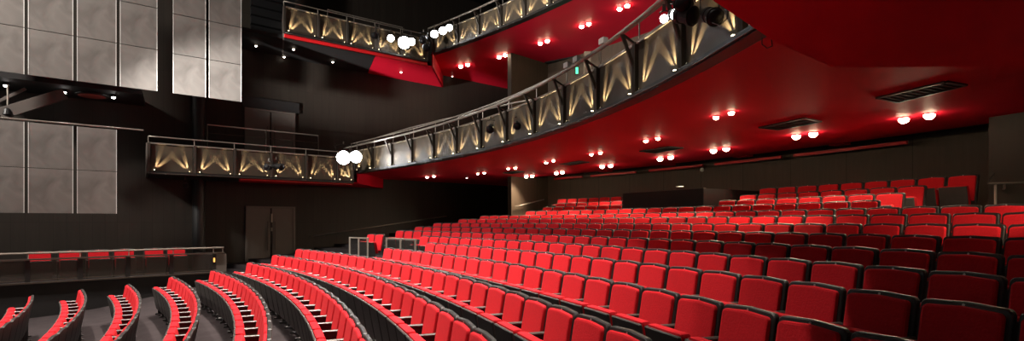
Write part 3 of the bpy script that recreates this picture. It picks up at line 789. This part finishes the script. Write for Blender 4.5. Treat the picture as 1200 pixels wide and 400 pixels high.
for i, (x, y, r) in enumerate(mid):
    p = pz(x, y, ZMAIN)
    downlight(p, r, 'small mid-soffit lamp, %s pair from the right, its %s lamp' % (wh[i // 2], ('farther', 'nearer')[i % 2]), 'smaller paired lamps in the lower soffit', energy=210, ang=100)
upl = [(540, 77, .09), (548, 75, .09), (585, 66, .09), (592, 63.5, .09), (633, 50, .085), (641.5, 47, .085), (681.5, 30, .08), (690, 27, .08), (726, 9.5, .08), (735, 5.5, .08)]
for i, (x, y, r) in enumerate(upl):
    p = pz(x, y, ZUM)
    downlight(p, r, 'upper ceiling lamp, %s pair from the side wall, its %s lamp' % (wh[i // 2], ('first', 'second')[i % 2]), 'paired lamps in the upper ceiling', energy=30, ang=120)
for (q, t, w) in ((V3_(4.9, 4.05, 1.66), pol(37.6, 20.5, 0), 'farther'), (V3_(5.3, 3.75, 1.66), pol(38, 18, 0), 'nearer')):  # out-of-view lamp pair, added to light the right-hand rear rows
    downlight(q, .08, 'unseen warm lamp added under the near gallery, %s of the two' % w, 'added lamps under the near gallery', energy=420, ang=50, tgt=q + (t - q) * .5)
gal = [(172, 212), (179, 212.5), (192, 213.5), (225, 214), (297, 214.5), (304, 216.5), (331, 218), (344.5, 217), (397, 219)]
gn = ['first', 'second', 'third', 'fourth', 'fifth', 'sixth', 'seventh', 'eighth', 'ninth']
for i, (x, y) in enumerate(gal):
    p = pz(x, y, ZGAL - .0) if x < 210 else pz(x, y, ZGAL)
    downlight(p, .035 if i not in (1, 3) else .03, 'tiny white lamp under the lower side gallery, %s from the stage end' % gn[i], 'tiny lamps under the lower side gallery', dim=True)
ug = [(300, 53), (307, 65), (333, 66), (344, 57), (390, 72), (470, 84)]
for i, (x, y) in enumerate(ug):
    p = pz(x, y, ZUG)
    downlight(p, .045, 'tiny white lamp under the upper side gallery, %s from the stage end' % gn[i], 'tiny lamps under the upper side gallery', dim=True)
for (x, y, z, t) in ((530, 89, ZUM, 'tiny single lamp in the upper red ceiling close to its corner'), (596, 83, ZUM, 'tiny single lamp near rear of the upper red ceiling'), (472, 214, ZMAIN, 'tiny single lamp in the lower soffit beside the gallery step'), (504.5, 215.5, ZMAIN, 'tiny single lamp in lower soffit near the far side wall'), (547, 208, ZMAIN, 'tiny single lamp in lower soffit beyond far lamp pair')):
    downlight(pz(x, y, z), .035, t, 'single tiny ceiling lamps', dim=True)
# soffit extension that carries the two tiny lamps left of the upper gallery
struct('ceiling_upper_box', MB().slab([U0 - UD * 3.2 - UN * .2, U0 - UD * .14 - UN * .2, wl2, wall_at(284)], ZUG + .02, ZUG + .14), M['black'])

# ------------------------------------------------------------------ stage lanterns
def lantern(p, aim, label, lit=True, L=.42, r=.11, rail=None, energy=0, lensmat='lens', group='stage lanterns clamped to the balcony rails'):
    p = Vector(p); d = (Vector(aim) - p).normalized()
    e = empty('stage_lantern', p); tag(e, label, 'stage lantern', group)
    MB().lathe(p - d * L, d, [(0, r * .45), (.03, r * .62), (L * .35, r * .66), (L * .36, r * .9), (L * .5, r * .9), (L * .52, r * .78), (L * .85, r * .82), (L * .86, r * 1.02), (L, r * 1.05)], 18).build('body', M['blackmetal'], e)
    MB().lathe(p + d * .002, d, [(0, r * .95), (.02, r * .7), (.03, r * .1), (.031, 0)], 18).build('lens', M[lensmat] if lit else mat('dark_lens', (.008, .008, .009), .5, spec=.2), e, smooth=True)
    up = U; sx = d.cross(up).normalized(); c = p - d * L * .55
    top = c + U * (r * 2.0)
    MB().tube([c + sx * r * 1.05, c + sx * r * 1.1 + U * r * 1.7, top, c - sx * r * 1.1 + U * r * 1.7, c - sx * r * 1.05], .010, 6).build('yoke', M['blackmetal'], e)
    MB().obox(top + U * .04, sx * .022, d * .03, U * .045).build('clamp', M['darksteel'], e)
    if energy: spot('lantern_beam', p + d * .06, p + d * 2, energy * .4, 40, .8, (1, .97, .95), .08)
    return e
V3 = Vector
def rail_pt(x, y, Y): return px(x, y, Y)
AIM = V3((-16, 0, -1.5))
for (x, y, Y, r, lab) in ((458, 45, 20.9, .13, 'dazzling lantern on the upper gallery rail, stage side of the brightest'),
                          (473.5, 50, 21.2, .24, 'brightest dazzling lantern at the corner of the upper gallery'),
                          (482, 49, 21.4, .15, 'dazzling lantern just past the brightest on the upper corner'),
                          (509, 40, 21.4, .15, 'dazzling lantern on the upper balcony rail, first past the corner'),
                          (519, 36, 21.0, .15, 'dazzling lantern on the upper balcony rail, second past the corner'),
                          (526.5, 32.5, 20.6, .13, 'dazzling lantern on the upper balcony rail, third past the corner')):
    lantern(px(x, y, Y), (0, 0, 0), lab, True, .4, r, energy=60)
lantern(px(402.5, 185, 19.4), (0, 0, 0), 'dazzling lantern at the lower gallery corner, nearer the gallery', True, .4, .25, energy=60)
lantern(px(417, 184, 19.6), (0, 0, 0), 'dazzling lantern at the lower gallery corner, nearer the curved front', True, .4, .22, energy=60)
# dark lanterns
lantern(px(330, 196, 17.2), px(345, 199, 14.0) + V3((3, 0, -.4)), 'unlit black lantern hung before the side gallery front', False, .5, .11)
e_ = lantern(px(312, 196, 17.0), px(290, 193, 16.0), 'short unlit black lantern beside the one hung on the side gallery', False, .3, .1)
lantern(px(439, 42, 20.4), px(430, 60, 18), 'unlit black lantern on the upper gallery front', False, .4, .13)
lantern(px(495, 47, 20.9), px(480, 66, 19), 'unlit black lantern on the upper corner among lit ones', False, .4, .14)
lantern(px(500, 56, 20.6), px(520, 66, 18), 'lower unlit black lantern under the lit upper corner group', False, .4, .14)
lantern(px(606, 148, 12.9), px(600, 170, 11.5), 'unlit black lantern on the lower balcony rail, mid curve', False, .36, .09)
lantern(px(574, 152, 13.9), px(566, 172, 12.5), 'unlit black lantern on the lower balcony rail, farther than its neighbour', False, .36, .1)
lantern(px(217.5, 218, 17.6), px(225, 240, 15), 'small black lantern hung under the side gallery floor', False, .3, .09)
# the near group at the top of the picture
lantern(px(793, 17, 6.5), px(700, 60, 1.0), 'near lantern with bright lens on the lower rail by the black group', True, .32, .075, lensmat='lens', energy=12)
lantern(px(778, 22, 6.7), px(690, 80, 1.2), 'small near lantern with bright lens, lowest of the near group', True, .26, .05, lensmat='lens', energy=6)
lantern(px(812, 19, 6.35), px(860, 23, 5.9), 'big black near lantern seen from its side under the soffit', False, .36, .11)
lantern(px(838, 20, 6.0), px(850, 24, 5.75), 'blunt black near lantern next to the fascia panel end', False, .3, .10)
lantern(px(800, 4, 6.3), px(760, -10, 5.0), 'black near lantern at top edge of the picture', False, .34, .10)
# junction boxes on the lighting rail
for (x, y, lab) in ((707, 66, 'pale grey junction box on balcony rail, nearest of three'), (676, 88, 'pale grey junction box on balcony rail, middle of three'), (665, 94.5, 'pale grey junction box on balcony rail, farthest of three')):
    a_ = th_at(x, lambda t: RB(t) - .28); q = pol(RB(a_) - .28, a_, ZMAIN + .06 + .83 + .12 + .08); n = inn(a_); d = V3((-n.y, n.x, 0))
    e = empty('junction_box', q); tag(e, lab, 'junction box', 'junction boxes on the balcony rail')
    MB().obox(q, d * .07, n * .05, U * .05).build('box', M['edge'] , e, bevel=.01)
    MB().obox(q + U * .055, d * .05, n * .035, U * .008).build('lid', M['steel'], e)
# loose cables under the near soffit corner
m_ = MB(); m_.tube([px(893, 44, 5.5), px(893, 52, 5.5), px(899, 56.5, 5.5), px(905, 54, 5.5), px(904, 46, 5.6)], .006, 6)
tag(m_.build('cable', M['blackmetal']), 'thin black cable looping at the end of the balcony ledge', 'cable')
m_ = MB(); m_.tube([px(835, 27, 5.95), px(843, 30, 5.9), px(852, 22, 5.8), px(854, 10, 5.75)], .006, 6)
tag(m_.build('cable', M['blackmetal']), 'thin black cable hanging behind the near black lanterns', 'cable')
# second long rail standing above the lower balcony front at its far part
m_ = MB(); aa = [th_at(x, lambda t: 36.6) for x in (628, 600, 560, 520, 480, 440, 412)]
pts = [pol(36.6, a_, 0) for a_ in aa]; ys = [116, 121, 131, 140, 150, 162, 172]
pts = [V3((p_.x, p_.y, (HZ - y_) / F * p_.y)) for p_, y_ in zip(pts, ys)]
e = empty('handrail', pts[3]); tag(e, 'thin steel handrail set back above the far lower balcony front', 'handrail')
m_.tube(pts, .022, 8); m_.build('rail', M['steel'], e, smooth=True)
for p_ in pts: MB().tube([p_, V3((p_.x, p_.y, 2.1))], .014, 6).build('post', M['darksteel'], e)
struct('floor_lower_balcony', MB().slab([pol(RB(a) + .15, a) for a in [14 + i * 34 / 30 for i in range(31)]] + arc(42.9, 44, 14, 20), ZMAIN + .13, ZMAIN + .2), M['black'])

# ------------------------------------------------------------------ lift the whole place so the lowest floor lies near zero
for o in sc.objects:
    if o.parent is None: o.location.z += EYE
